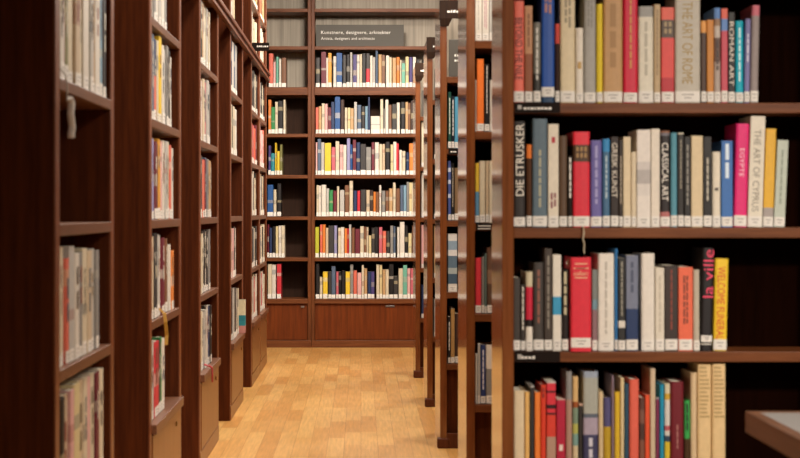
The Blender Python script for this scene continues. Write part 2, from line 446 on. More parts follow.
# ------------------------------------------------------------------ foreground rows: (left, right, top) of each spine in the photo's frame, look, colour word, bands from the top down, title
# title: ('T', text, colour, y_from, y_to, share of the spine width)   ('M', colour, y0, y1, share, lines of small print)   ('B', colour, y0, y1, share)
ROW1 = [
 (513.8, 524.4, 1, 'coral', 'coral', [('E8705C', 0)], ('T', 'BEYOND THE NILE', '45170F', 18, 80, .72)),
 (524.6, 532.7, 6, 'tan and brown', 'tan', [('C08B62', 54), ('8F4F2B', 0)], ('M', '8A5C3C', 14, 50, .4, 1)),
 (533.2, 541, 22.6, 'slim charcoal', 'charcoal', [('77746A', 74), ('3A3733', 0)], ('M', 'D8D4C8', 28, 86, .4, 1)),
 (541.2, 554.8, -8, 'tall cobalt blue', 'blue', [('2350A0', 92), ('22405F', 0)], ('M', 'B07A70', -4, 22, .6, 2)),
 (555, 559.8, 24, 'thin red and brown', 'red', [('D9594F', 44), ('3C2A26', 0)], None),
 (560, 575.4, -10, 'wide cream', 'cream', [('DCCAA5', 0)], ('M', '9C8F76', -2, 32, .5, 2)),
 (575.6, 583.7, 28, 'short white', 'white', [('E6DCCB', 0)], ('B', 'C09A5A', 62, 69, .45)),
 (583.9, 596.2, -6, 'mid grey', 'grey', [('A5A097', 0)], ('M', '8A857C', 0, 32, .5, 2)),
 (596.4, 603, 4, 'slim bright yellow', 'yellow', [('E8CC3A', 0)], None),
 (603.2, 623, -12, 'wide kraft brown', 'kraft', [('BE9361', 0)], ('M', 'A37B4C', 4, 70, .5, 1)),
 (623.2, 638, -8, 'tall crimson', 'crimson', [('CE1F3C', 0)], ('M', 'C98A4A', 0, 70, .22, 1)),
 (638.3, 653.8, 6.5, 'grey-topped ivory', 'ivory', [('9C9992', 17), ('DED5C0', 0)], ('M', 'B5AC98', 22, 84, .3, 1)),
 (653.9, 660.6, 4.5, 'slim beige', 'beige', [('BCA078', 0)], ('M', '8C7350', 10, 80, .3, 1)),
 (661.2, 674.4, 7.5, 'red with a brown block', 'scarlet', [('E0614E', 20), ('5A4A3E', 38), ('DC4B44', 78), ('B92C34', 0)], ('M', 'A38C66', 22, 36, .7, 2)),
 (674.8, 700.8, -14, 'very wide stone grey', 'stone', [('BDB4A4', 0)], ('T', 'THE ART OF ROME', 'A5884E', 2, 84, .42)),
 (701, 706.6, 21, 'slim orange-capped brown', 'brown', [('E09A4A', 33), ('4A3020', 0)], None),
 (706.8, 714, 20, 'ochre', 'ochre', [('C8802E', 0)], None),
 (714, 721, 8, 'blue-capped mottled', 'mottled', [('6D92C8', 19), ('A08066', 26), ('CDBFB2', 38), ('7A6258', 62), ('B7A79B', 0)], ('M', '4A3A34', 40, 78, .5, 1)),
 (721.2, 728, 8.7, 'rose banded in blue', 'rose', [('D9604C', 19), ('5F86C0', 31), ('C64B5A', 0)], None),
 (728.2, 735.2, 12.5, 'black lettered', 'black', [('241F1E', 0)], ('T', 'ROMAN ART', 'E2D8C8', 22, 86, .7)),
 (735.4, 743.8, 21, 'turquoise', 'turquoise', [('16A9BE', 0)], ('M', 'C8EEF0', 28, 84, .4, 1)),
 (744, 749.8, 19, 'slim lilac', 'lilac', [('8B86B4', 0)], ('M', 'D8D4E4', 34, 70, .5, 1)),
 (750, 758.4, 5.5, 'pink-capped taupe', 'taupe', [('C76C78', 16), ('978A86', 0)], None),
]
ROW2 = [
 (513.6, 525.6, 121.5, 'black white-lettered', 'black', [('2E2723', 0)], ('T', 'DIE ETRUSKER', 'EDE3D2', 196, 124, .72)),
 (526.2, 532, 144.8, 'short orange-capped', 'orange', [('F0823A', 158.4), ('54341F', 0)], None),
 (532.2, 547.7, 119, 'thick slate', 'slate', [('5D6E78', 0)], ('M', 'A9A488', 150, 210, .25, 1)),
 (547.9, 558.8, 124.3, 'cream with red square', 'cream', [('E2D6C0', 0)], ('M', '8A4A50', 193, 213, .6, 2)),
 (559, 567.6, 136, 'umber brown', 'umber', [('5E4632', 0)], None),
 (567.8, 572.6, 156, 'thin short black', 'ink-black', [('26201D', 0)], ('M', 'E8E0D4', 158, 205, .6, 1)),
 (572.8, 590.2, 132, 'bright red, brown-blocked', 'red', [('E2303F', 145), ('4E3420', 162), ('D92B3C', 0)], ('M', 'A07A48', 147, 160, .7, 3)),
 (590.4, 602.2, 140.5, 'violet', 'violet', [('6B63A0', 0)], ('M', 'A29CC6', 146, 208, .35, 1)),
 (602.4, 610.2, 139, 'steel blue', 'steel', [('3F8CC0', 152), ('4A6E8C', 0)], ('M', 'B5C6CE', 156, 204, .35, 1)),
 (610.6, 618.8, 137, 'dark lettered', 'dark', [('30241F', 0)], ('T', 'GRESK KUNST', 'DCD0BE', 143, 198, .7)),
 (619, 622.8, 140, 'thin brownish black', 'espresso', [('3A302A', 0)], ('M', 'B8A890', 156, 206, .5, 1)),
 (623, 631, 137, 'cream', 'cream', [('DCC8A4', 0)], None),
 (631.2, 636.4, 152, 'slim short cream', 'pale', [('D8C6A6', 0)], None),
 (636.6, 650.8, 130, 'white picture-spined', 'white', [('E4DACE', 162), ('CFC6BE', 170), ('B4ACA6', 184), ('D9D0C6', 196), ('E4DACE', 0)], None),
 (651, 660, 129, 'warm white', 'off-white', [('E2D6C4', 0)], None),
 (660.2, 670.4, 131, 'black title-lettered', 'black', [('8A5A40', 133), ('6E6A70', 136), ('2A2221', 212), ('B06A66', 0)], ('T', 'CLASSICAL ART', 'F0E8DA', 143, 201, .66)),
 (670.6, 677.5, 133, 'pale teal', 'teal', [('5F97A6', 0)], None),
 (677.7, 684, 133, 'near-black', 'coal', [('C9BFA8', 134.5), ('2F2A26', 0)], ('M', '9C917C', 140, 190, .3, 1)),
 (684.2, 691, 137, 'dark grey', 'graphite', [('2A2724', 0)], ('M', '8C857A', 145, 210, .45, 1)),
 (691.2, 703, 136, 'buff', 'buff', [('D9C39C', 0)], None),
 (703.2, 712, 137, 'black', 'black', [('26221F', 0)], ('M', 'C8BEAA', 158, 205, .3, 1)),
 (712.2, 721, 152, 'short ivory', 'ivory', [('E2D6C0', 0)], ('B', '5A5048', 188, 191, .4)),
 (721.2, 733, 141, 'blue white-lettered', 'blue', [('3F6FAE', 0)], ('M', 'D4E2EC', 144, 190, .5, 1)),
 (733.4, 747, 124, 'magenta', 'magenta', [('E02A72', 0)], ('T', 'EGYPTE', 'F4C8D4', 149, 177, .34)),
 (747.2, 762.4, 116, 'tall white lettered', 'tall white', [('E0D6C2', 0)], ('T', 'THE ART OF CYPRUS', '8C8272', 130, 212, .46)),
 (762.6, 773.2, 129, 'golden yellow', 'golden', [('E0AC33', 208), ('A59A94', 0)], None),
 (773.4, 785, 140.5, 'pale green-grey', 'sage', [('BCC2B2', 0)], ('M', '8E9686', 150, 205, .25, 1)),
]
ROW3 = [
 (513.6, 520.3, 278, 'dark grey', 'grey', [('413A35', 0)], None),
 (520.5, 525.4, 285, 'thin dark white-lettered', 'sooty', [('37302B', 0)], ('M', 'DDD4C4', 287, 334, .5, 1)),
 (525.6, 533, 272, 'cream-topped red', 'banded', [('CFC4A4', 287), ('CC2840', 320), ('201A18', 327), ('E8DFD0', 0)], None),
 (533.2, 544, 262.7, 'charcoal', 'charcoal', [('443E39', 0)], ('M', '8E5A48', 270, 330, .35, 1)),
 (544.2, 552.4, 249, 'tall dark brown', 'brown', [('42372F', 0)], ('M', '8A8274', 256, 335, .4, 1)),
 (552.6, 561.4, 255, 'white with a blue block', 'white', [('E4DCCC', 297), ('3C98C0', 315), ('E4DCCC', 0)], None),
 (561.6, 569, 270, 'black cream-lettered', 'black', [('27201D', 0)], ('M', 'C0B491', 272, 328, .6, 1)),
 (570.4, 591.6, 257.6, 'wide bright red', 'red', [('DC2E3E', 0)], None),
 (592, 597.6, 270, 'mossy grey', 'mossy', [('7C807A', 300), ('70909A', 310), ('8A6A6C', 0)], None),
 (597.8, 614.4, 253.6, 'wide ivory', 'ivory', [('E4DCCE', 0)], ('M', 'B7AEA0', 262, 335, .2, 1)),
 (614.6, 618, 249, 'very thin blue', 'blue', [('3F7FB8', 0)], None),
 (618.2, 625.6, 258, 'black', 'black', [('2E2C2A', 321), ('D8D0C2', 328), ('2E2C2A', 0)], ('M', 'A39C8C', 262, 318, .3, 1)),
 (625.9, 638.4, 255.6, 'grey-blue and navy', 'navy', [('777C8E', 309), ('27395F', 0)], ('M', '4C5266', 262, 300, .35, 1)),
 (641, 655, 253.5, 'off-white', 'off-white', [('E2D9CC', 0)], None),
 (655.2, 664.5, 268, 'cream', 'cream', [('DCD2BF', 0)], ('M', 'BEB29C', 276, 335, .3, 1)),
 (664.7, 678.1, 266, 'dark brown red-lettered', 'dark', [('3A2F2A', 0)], ('M', '8A3E30', 270, 335, .2, 1)),
 (678.3, 693, 267.4, 'coral orange', 'coral', [('E4694A', 0)], ('M', '7A3C2A', 276, 326, .4, 2)),
 (693.2, 700, 270, 'slim stone', 'stone', [('BFB29D', 0)], None),
 (700.4, 712.2, 248.4, 'tall black pink-lettered', 'tall black', [('211B1B', 344), ('E8E0D2', 345), ('211B1B', 0)], ('T', 'la ville', 'E0405E', 298, 250, .95)),
 (712.9, 727, 259, 'bright yellow', 'yellow', [('ECC32E', 0)], ('T', 'WELCOME FUNERAL', 'CE4026', 267, 340, .58)),
]
ROW4 = [
 (513.7, 524.8, 391, 'thick cream', 'cream', [('E0CCA8', 0)], None),
 (525, 529.6, 392, 'pale apricot', 'apricot', [('E8B86C', 0)], None),
 (529.8, 534.5, 386, 'thin dark grey', 'grey', [('B5B0AA', 388), ('41403F', 0)], None),
 (534.7, 540.4, 392.5, 'orange', 'orange', [('EE8236', 0)], None),
 (540.6, 546.3, 385, 'vermilion', 'vermilion', [('DE4A34', 0)], ('M', '8A2A20', 388, 400, .6, 1)),
 (546.5, 556, 382, 'red black-banded', 'red', [('C9C0B8', 383.5), ('D63440', 391), ('4A1A1C', 393), ('D63440', 405), ('301416', 409), ('D63440', 413), ('301416', 415), ('D8402F', 437), ('B4907A', 0)], None),
 (556.4, 565.6, 399, 'crimson', 'crimson', [('C49A90', 400.5), ('B3203C', 0)], ('B', 'E4D0C4', 445, 451, .4)),
 (565.8, 572.4, 371.7, 'tall grey', 'ash', [('8D8B88', 400), ('B08A78', 0)], None),
 (572.6, 578.6, 377, 'pale peach patterned', 'peach', [('DDB67C', 402), ('A0562E', 408), ('7E927C', 424), ('B8B45E', 434), ('7DA097', 446), ('D4C09A', 0)], None),
 (578.8, 582.6, 404, 'thin black', 'black', [('D0A890', 406), ('38322D', 0)], None),
 (583, 598.4, 371.7, 'wide grey and lilac', 'lilac', [('98A2B0', 378), ('A8A89C', 414), ('5D6470', 418), ('A89AA8', 435), ('3F3D5C', 0)], ('M', 'C8C4CC', 438, 470, .4, 1)),
 (598.6, 603.6, 392, 'slim cream', 'ivory', [('DCC49A', 0)], None),
 (603.8, 611.2, 398, 'indigo and olive', 'indigo', [('56527A', 427), ('BC9A2C', 0)], None),
 (611.4, 614.4, 376, 'very thin mauve', 'mauve', [('94808C', 0)], None),
 (614.6, 620.2, 392, 'yellow', 'yellow', [('DFB936', 0)], None),
 (620.4, 624.2, 378, 'thin tall sand', 'sand', [('D6C092', 0)], None),
 (624.4, 629, 384, 'petrol blue', 'petrol', [('38586C', 0)], None),
 (629.2, 639.4, 379.5, 'coral pink', 'coral', [('DE6450', 0)], None),
 (639.6, 644.8, 398, 'mottled brown', 'brown', [('5C3A30', 410), ('7A5244', 424), ('4C332C', 440), ('80503E', 0)], None),
 (645, 650, 395, 'orange-red', 'flame', [('E2532F', 0)], None),
 (650.2, 655.6, 369, 'slim tall beige', 'beige', [('C9B394', 0)], None),
 (655.8, 659.4, 398, 'thin plum', 'plum', [('A09AA0', 399.5), ('782C4E', 0)], None),
 (659.6, 664.4, 385, 'sky blue', 'sky', [('2B95B8', 0)], None),
 (664.6, 670.4, 384, 'white multicoloured', 'multicoloured', [('DCCFAE', 394), ('D2A63C', 400), ('E0D6CC', 426), ('C05A60', 431), ('DCD4C8', 436), ('3E4E60', 442), ('E0C03A', 0)], None),
 (670.7, 684.1, 382, 'dark burgundy', 'burgundy', [('6E1A24', 0)], ('M', 'A86E66', 425, 452, .2, 1)),
 (684.3, 690.4, 400.7, 'green dark-lettered', 'green', [('3FA452', 439), ('4A3420', 0)], ('M', '1F3A22', 404, 436, .5, 1)),
 (690.6, 697.2, 373, 'pale tan', 'tan', [('D6BA92', 0)], None),
 (697.4, 711.6, 363, 'tall wheat', 'wheat', [('E0C08C', 0)], ('H', 'A88C58', 366, 419, .66, 13)),
 (711.9, 726, 363, 'tall wheat', 'wheat twin', [('E0C08C', 0)], ('H', 'A88C58', 366, 419, .66, 13)),
]

def spine_row(rows, Ys, xs_off, zshelf, place, group, pages=True, lean_from=99, depth=.225, sticker=True, special=None, seed=0, end0='left end', endn='right end', frm='left', setback=.012):
    """books of one shelf seen square on; Ys = distance of the case's front"""
    R = random.Random(seed); obs = []; looks = []; shorts = []
    yb = VY + (H - zshelf) * F / Ys
    for i, b in enumerate(rows):
        x0, x1, top, look, short, bands, title = b
        sb = setback + R.uniform(0, .008); sp0 = special.get(i, {}) if special else {}
        if special and i in special: sb = special[i].get('setback', sb)
        Y = Ys + sb; k = Y / F
        t = max(.006, (x1 - x0) * k - .0006)
        ybs = VY + (H - zshelf) * F / Y
        h = min((ybs - top) * k, sp0.get('hmax', .322))
        bl = []; prev = 0
        for c, ye in reversed(bands):
            pass
        n = len(bands)
        for j in range(n - 1, -1, -1):
            ztop = h if j == 0 else (ybs - bands[j - 1][1]) * k
            bl.append((min(h, ztop), hx(bands[j][0])))
        tt = None
        if title:
            Z = lambda y: (ybs - y) * k
            if title[0] == 'T': tt = ('text', title[1], title[2], Z(title[3]), Z(title[4]), title[5])
            elif title[0] == 'H': tt = ('lines', title[1], Z(title[3]), Z(title[2]), title[4], title[5])
            elif title[0] == 'M': tt = ('marks', title[1], Z(title[2]), min(h - .004, Z(title[3])) if title[3] < title[2] else Z(title[3]), title[4], title[5])
            else: tt = ('block', title[1], Z(title[2]), Z(title[3]), title[4])
            if tt[0] == 'marks': tt = ('marks', tt[1], max(.034, min(tt[2], tt[3])), min(h - .004, max(tt[2], tt[3])), tt[4], tt[5])
        sp = special.get(i, {}) if special else {}
        lean = sp.get('lean', 0.0)
        d = sp.get('depth', min(depth, max(.13, h * R.uniform(.68, .8))))
        lz = sp.get('label', (.003, .031 + R.uniform(-.002, .004)))
        o = book(((wx((x0 + x1) / 2, Y)), Y, zshelf), 0, t, d, h, bl, sp.get('rnd', R.random() < .55), lean, lz, tt, pages, sticker, group)
        obs.append(o); looks.append(look); shorts.append(short)
    label_row(obs, looks, shorts, place, end0, endn, frm)
    return obs

def ribbon(parent, name, pts, r, mat):
    m = MB().tube(pts, r, 5)
    return m.build(name, mat, parent)

# ------------------------------------------------------------------ compact rows: "left,right,top,colour" in a zoomed crop's own units
NAMED = {'black': '1f1b1a', 'charcoal': '3a3634', 'grey': '8a8680', 'pale grey': 'b9b4ab', 'white': 'd9d0c1', 'cream': 'd3c5a8', 'tan': 'c09a6c', 'brown': '7a5238', 'dark brown': '3f2a20',
         'maroon': '6b2430', 'red': 'c8323c', 'coral': 'd86a55', 'pink': 'dca8a2', 'rose': 'c4626c', 'orange': 'dc7f35', 'yellow': 'e6c234', 'lime': 'b9b832', 'green': '35864a', 'mint': '6fae96', 'teal': '2f8a94',
         'sky blue': '7f9fb2', 'blue': '24528c', 'navy': '26365a', 'slate': '56657a', 'purple': '4b3f74', 'lilac': '938fb6', 'amber': 'd89a33', 'beige': 'c9b394', 'olive': '77743e', 'sand': 'd6c492'}

BACK1 = "255,275,265,charcoal;280,303,238,maroon;303,312,265,white;312,328,243,amber;335,350,258,white;350,376,243,blue;378,395,252,charcoal;395,412,250,black;412,423,240,pale grey;426,443,250,purple;443,456,250,white;456,468,248,cream;469,484,245,black;485,503,245,charcoal/red;503,516,255,white;516,528,262,pale grey;529,540,230,slate;542,558,250,tan;558,573,252,brown;577,592,255,white;592,604,262,cream;606,624,265,tan;625,640,262,orange;641,648,275,cream;649,665,290,mint;666,682,260,sand;683,699,262,purple;700,714,262,white"
BACK2 = "255,268,80,coral;268,282,75,tan;283,296,62,cream;296,310,64,pink;311,326,80,maroon;326,342,55,navy;343,367,28,blue;368,386,45,dark brown;388,400,82,cream;401,414,82,sand;414,429,84,tan;431,444,55,pale grey;445,464,68,slate;465,480,75,charcoal;481,494,75,sky blue;495,504,28,navy;507,550,120,white;551,564,42,cream;565,573,85,grey;574,588,45,white;589,603,68,brown;605,625,65,charcoal;626,641,58,white;645,665,55,black;666,678,55,tan;678,690,60,brown;691,712,50,dark brown"
BACK3 = "255,263,240,pink;264,279,225,slate;280,295,240,pale grey;296,325,243,yellow;327,345,262,rose;346,363,235,cream;365,380,250,pink;380,396,252,white;398,413,222,lilac;413,424,250,blue;425,440,228,maroon;441,459,240,navy;460,485,248,charcoal;486,509,262,grey;511,525,240,maroon;526,545,240,white;546,560,248,cream;560,573,248,beige;575,595,238,black;598,610,250,sand;611,625,238,white;622,636,245,red;638,650,275,white;651,666,280,cream;670,683,285,navy;684,702,245,orange;703,712,260,brown"
BACK4 = "258,269,70,cream;269,280,72,white;281,303,68,white;304,316,85,pale grey;317,334,92,green;335,351,95,maroon;352,363,75,cream;366,386,92,pale grey;388,408,70,brown;409,426,50,cream;428,444,95,navy;445,459,95,red;460,485,90,charcoal;487,503,92,beige;504,518,92,dark brown;519,531,100,orange;531,545,100,brown;546,556,70,white;558,574,95,grey;575,590,95,brown;591,608,85,tan;609,622,58,cream;623,641,85,brown;642,656,70,slate;657,671,70,sky blue;672,682,55,grey;683,696,58,sand;696,711,58,cream"
BACK5 = "253,270,262,lime;274,286,250,coral;286,300,250,orange;301,313,265,beige;314,338,255,charcoal;339,353,255,lilac;357,371,265,cream;371,385,262,white;387,399,268,orange;399,407,268,red;408,418,250,pale grey;419,434,265,brown;436,458,270,maroon;459,475,258,cream;476,488,260,brown;488,497,262,cream;498,510,300,sand;511,526,265,charcoal;526,541,262,black;545,560,262,rose;561,578,280,coral;579,595,280,charcoal;597,610,255,grey;611,621,258,slate;628,640,262,white;641,662,238,white;663,678,255,black;679,695,290,sand;697,711,255,brown"
BACK6 = "255,272,65,black;273,286,125,cream;288,310,100,yellow;312,328,100,charcoal;327,346,75,slate;348,360,100,rose;360,372,100,black;373,390,95,black;392,412,100,yellow;413,427,68,grey;428,444,95,coral;446,465,105,pink;466,476,70,cream;477,491,85,tan;493,509,100,navy;509,524,100,purple;533,546,68,cream;547,560,70,sand;561,575,90,tan;575,590,90,cream;591,612,65,black;613,631,120,charcoal;635,654,85,cream;655,674,70,mint;675,688,85,pink;689,711,85,rose"
BL = ["40,60,245,coral;61,72,285,pink;73,85,260,mint;86,97,270,white;98,120,265,brown", "38,51,45,orange;51,68,78,green;69,82,55,cream;83,104,50,black;106,117,45,cream",
      "38,49,255,purple;50,67,290,teal;68,76,242,yellow;77,90,280,yellow;91,102,250,olive", "33,60,68,blue;61,75,90,cream;78,97,62,black", "33,42,250,maroon;43,55,265,navy;56,71,258,black;72,84,258,sand;85,98,255,white;99,113,255,cream",
      "35,54,65,cream;55,73,68,white;77,97,65,red"]

def parse(s):
    out = []
    for e in s.split(';'):
        a = e.split(','); out.append((float(a[0]), float(a[1]), float(a[2]), a[3]))
    return out
def band_of(c, h, R):
    """colour bands of a small spine: the named colour, sometimes a title block of another tone"""
    if '/' in c:
        a, b = c.split('/'); return [(h * .55, hx(NAMED[b])), (h, hx(NAMED[a]))]
    col = hx(NAMED[c]); k = R.random()
    if k < .45: return [(h, col)]
    if c in ('white', 'cream', 'pale grey', 'sand', 'pink', 'beige'): other = hx(R.choice(['6a625a', 'a0988a', '9a5a4a', '4a5a6a']))
    else: other = hx(R.choice(['d8d0c0', 'c8b890', 'b0a898']))
    mixd = tuple(col[i] * .55 + other[i] * .45 for i in range(3)) + (1,)
    a = R.uniform(.35, .75); b = a + R.uniform(.06, .18)
    return [(h * a, col), (h * b, mixd), (h, col)]

STUFF = MB()
def stuff_book(M, t, d, h, bands, R, label=True):
    cover_geo(STUFF, t, d, h, bands, R.random() < .5, M)
    e = .003; i = min(.0026, t * .2)
    vs = [(-t / 2 + i, .008, e), (t / 2 - i, .008, e), (t / 2 - i, d - e, e), (-t / 2 + i, d - e, e)]
    vs += [(x, y, h - e) for x, y, _ in vs]
    STUFF.quadset([tuple(M @ Vector(v)) for v in vs], [(0, 3, 2, 1), (4, 5, 6, 7), (0, 1, 5, 4), (1, 2, 6, 5), (2, 3, 7, 6), (3, 0, 4, 7)], hx('e2d8c0'))
    if label:
        w = t * .47; z1 = R.uniform(.034, .046)
        vs = [(-w, -.001, .003), (w, -.001, .003), (w, -.001, z1), (-w, -.001, z1), (-w, .001, .003), (w, .001, .003), (w, .001, z1), (-w, .001, z1)]
        STUFF.quadset([tuple(M @ Vector(v)) for v in vs], [(0, 1, 2, 3), (3, 2, 6, 7), (0, 3, 7, 4), (1, 5, 6, 2)], hx('efe8dc'))

def back_row(s, oy, zshelf, place=None, group=None, seed=1, more=True):
    R = random.Random(seed); Y0 = 14.0; sc = 4.58
    obs = []; looks = []; shorts = []
    for x0, x1, top, c in parse(s):
        Y = Y0 + .012 + R.uniform(0, .02); k = Y / F
        x0, x1, top = 260 + x0 / sc, 260 + x1 / sc, oy + top / sc
        t = (x1 - x0) * k - .001
        h = (VY + (H - zshelf) * F / Y - top) * k
        h = max(.12, min(h, .322)); d = min(.24, max(.14, h * .75)); b = band_of(c, h, R)
        X = wx((x0 + x1) / 2, Y)
        if place:
            o = book((X, Y, zshelf), 0, t, d, h, b, R.random() < .5, 0, (.003, R.uniform(.034, .046)), None, False, True, group)
            obs.append(o); c0 = c.split('/')[0]
            size = 'tall ' if h > .285 else ('short ' if h < .2 else '')
            wide = 'thick ' if t > .045 else ('thin ' if t < .024 else '')
            looks.append(size + wide + (c.replace('/', ' and '))); shorts.append(c0)
        else:
            stuff_book(Matrix.Translation((X, Y, zshelf + .0007)), t, d, h, b, R)
    x = .487 if more else 9
    while x < .71:
        t = R.uniform(.02, .05); h = R.uniform(.2, .29)
        stuff_book(Matrix.Translation((x + t / 2, 14.02, zshelf + .0007)), t - .001, .2, h, [(h, hx(NAMED[R.choice(('cream', 'charcoal', 'navy', 'tan', 'white', 'brown', 'maroon'))]))], R)
        x += t
    if place: label_row(obs, looks, shorts, place, 'left end', 'right end', 'left')
    return obs

# left bookcases: each row "thickness mm,height mm,colour" from the near end, spines towards the aisle
def left_row(s, Y0, zshelf, start=.06, place=None, group=None, seed=1, pages=True, face=-.738):
    R = random.Random(seed); y = Y0 + start; obs = []; looks = []; shorts = []
    for e in s.split(';'):
        a = e.split(',')
        if a[0] == 'gap': y += float(a[1]) / 1000; continue
        t, h, c = float(a[0]) / 1000, float(a[1]) / 1000, a[2]
        X = face - .008 - R.uniform(0, .010)
        d = min(.30, max(.16, h * .75)); b = band_of(c, h, R)
        loc = (X, y + t / 2, zshelf + .0002)
        if place:
            dk = sum(b[-1][1][:3]) < .6
            tt = ('marks', 'CFC6B4' if dk else R.choice(('6A5A4C', '8A4A3C', '55606A', '7A6A50')), h * R.uniform(.25, .5), h * R.uniform(.75, .93), R.uniform(.3, .6), R.choice((1, 1, 2))) if R.random() < .75 else None
            o = book(loc, PI / 2, t - .0008, d, h, b, R.random() < .5, 0, (.003, R.uniform(.030, .046)), tt, pages, True, group)
            obs.append(o); c0 = c.split('/')[0]
            size = 'tall ' if h > .29 else ('short ' if h < .225 else '')
            wide = 'thick ' if t > .07 else ('thin ' if t < .04 else '')
            looks.append(size + wide + c.replace('/', ' and ')); shorts.append(c0)
        else:
            stuff_book(Matrix.Translation(loc) @ Matrix.Rotation(PI / 2, 4, 'Z'), t - .0008, d, h, b, R)
        y += t
    if place: label_row(obs, looks, shorts, place, 'near end', 'far end', 'near end')
    return obs

def build_books():
    Y1 = 4.656; fg = 'books in the foreground bookcase'
    lean = lambda d: math.radians(d)
    r1 = spine_row(ROW1, Y1, 0, ZB[3], 'top visible shelf, foreground bookcase', fg, seed=1, depth=.150, special={3: {'label': (.018, .046), 'rnd': True}, 22: {'lean': lean(1.2)}, 21: {'lean': lean(1)}, 20: {'label': (.003, .030)}})
    r2 = spine_row(ROW2, Y1, 0, ZB[2], 'second visible shelf, foreground bookcase', fg, seed=2, depth=.150, special={23: {'lean': lean(1.6)}, 24: {'lean': lean(1.8)}, 25: {'lean': lean(2.0)}, 26: {'lean': lean(2.6)}, 6: {'setback': .008, 'rnd': True}})
    r3 = spine_row(ROW3, Y1, 0, ZB[1], 'third visible shelf, foreground bookcase', fg, seed=3, depth=.150, special={7: {'setback': -.006, 'label': (.012, .040), 'rnd': True}, 19: {'lean': lean(1.3)}, 18: {'lean': lean(1.0)}, 2: {'label': (.003, .033)}, 18: {'label': (.026, .045), 'lean': lean(1.2)}})
    r4 = spine_row(ROW4, Y1, 0, ZB[0], 'lowest visible shelf, foreground bookcase', fg, seed=4, depth=.150)
    # the two alike wheat books
    r4[-2]['label'] = 'tall wheat book next to the pale tan one, lowest visible shelf, foreground bookcase'
    r4[-1]['label'] = 'outer twin of two tall wheat books at right end, lowest shelf, foreground bookcase'
    # small pieces on some of them
    red = r2[6]; k = Y1 / F
    ribbon(red, 'ribbon_bookmark', [(.002, -.004, .002), (.003, -.022, .000), (.004, -.024, -.016), (.001, -.023, -.034), (.006, -.022, -.050), (.004, -.021, -.066), (.006, -.021, -.075)], .0022, flat('BFB296'))
    MB().box(-.005, .005, -.0012, -.0004, .245, .262).build('emblem', flat('B8323C'), r2[3])
    m = MB(); t = .064
    marks(m, -.024, .024, .236, .242, 1, 5); marks(m, -.02, .02, .216, .224, 1, 6)
    for z, w in ((.252, .018), (.239, .022), (.212, .018)): m.quadset([(-w, 0, z), (w, 0, z), (w, 0, z + .0035), (-w, 0, z + .0035)], [(0, 1, 2, 3)])
    R = random.Random(4); x = -.022
    while x < .02:
        w = R.uniform(.003, .006); z = .224 + R.uniform(-.003, .003); m.quadset([(x, 0, z), (x + w * .6, 0, z - .002), (x + w, 0, z + .008), (x + w * .4, 0, z + .006)], [(0, 1, 2, 3)]); x += w + .002
    m.build('title', flat('E8B08A'), r3[7], loc=(0, -.0012, 0))
    m = MB(); m.quadset([(-.034, .03, .265), (-.040, .03, .256), (-.036, .028, .246), (-.026, .03, .252), (-.026, .034, .27), (-.034, .0306, .265), (-.040, .0306, .256), (-.036, .0286, .246), (-.026, .0306, .252), (-.026, .0346, .27)],
                        [(0, 1, 2, 3, 4), (9, 8, 7, 6, 5), (0, 5, 6, 1), (1, 6, 7, 2), (2, 7, 8, 3), (3, 8, 9, 4), (4, 9, 5, 0)])
    m.build('paper_slip', STICK, r3[7])

    # second and third stack on the right: the slice that shows between the end panels
    g2 = 'books in the second right bookcase'; g3 = 'books in the third right bookcase'; g4 = 'books in the far right bookcases'
    n = lambda c: [(NAMED[c], 0)]
    U2 = [(4, [(475, 482, -12, 'white', 'white', n('white'), ('M', 'b8b0a4', -8, 30, .3, 1)), (482.2, 489, -10, 'white pink-lettered', 'white', n('white'), ('M', 'c49a9a', -8, 30, .5, 2)), (489.2, 497, -8, 'pale grey', 'grey', n('pale grey'), None)], 'fifth'),
          (3, [(475, 476.6, 80, 'thin white', 'white', n('white'), None), (476.8, 484.2, 59, 'bright orange', 'orange', [('F07A30', 0)], None), (484.4, 489.6, 64, 'black', 'black', n('black'), ('M', 'd8d0c4', 66, 118, .3, 1)), (489.8, 496, 80, 'white', 'white', n('white'), None)], 'fourth'),
          (2, [(475, 479.2, 163.4, 'yellow and blue', 'yellow', [('D9B43A', 192), ('5F8FAE', 0)], None), (479.4, 485.4, 161, 'cream', 'cream', n('cream'), None), (485.6, 489, 161, 'thin beige', 'beige', n('beige'), None), (489.2, 496, 161, 'ivory', 'ivory', n('cream'), None)], 'third'),
          (1, [(475.2, 481.4, 258, 'red', 'red', [('DA3A44', 0)], None), (481.6, 484.5, 257, 'thin grey', 'grey', n('grey'), None), (484.6, 486.8, 253.6, 'thin green-grey', 'green', [('6F8078', 0)], None), (487, 494, 247.6, 'brown', 'brown', [('6A4C3A', 270), ('8A6A52', 284), ('5A4232', 0)], None)], 'second'),
          (0, [(475.2, 477.6, 354, 'thin white', 'white', n('white'), None), (477.8, 480.4, 344, 'thin pale grey', 'grey', n('pale grey'), None), (480.6, 485.8, 345, 'navy', 'navy', [('2C3A6A', 0)], ('M', 'd8d4dc', 350, 392, .4, 1)), (486, 495, 345, 'white and grey', 'white', [('E4DCD0', 369), ('8E8A84', 0)], None)], 'lowest')]
    for zi, rows, nm in U2:
        spine_row(rows, 6.356, 0, ZB[zi], '%s shelf up, second right bookcase' % nm if nm != 'lowest' else 'lowest shelf, second right bookcase', g2, seed=20 + zi)
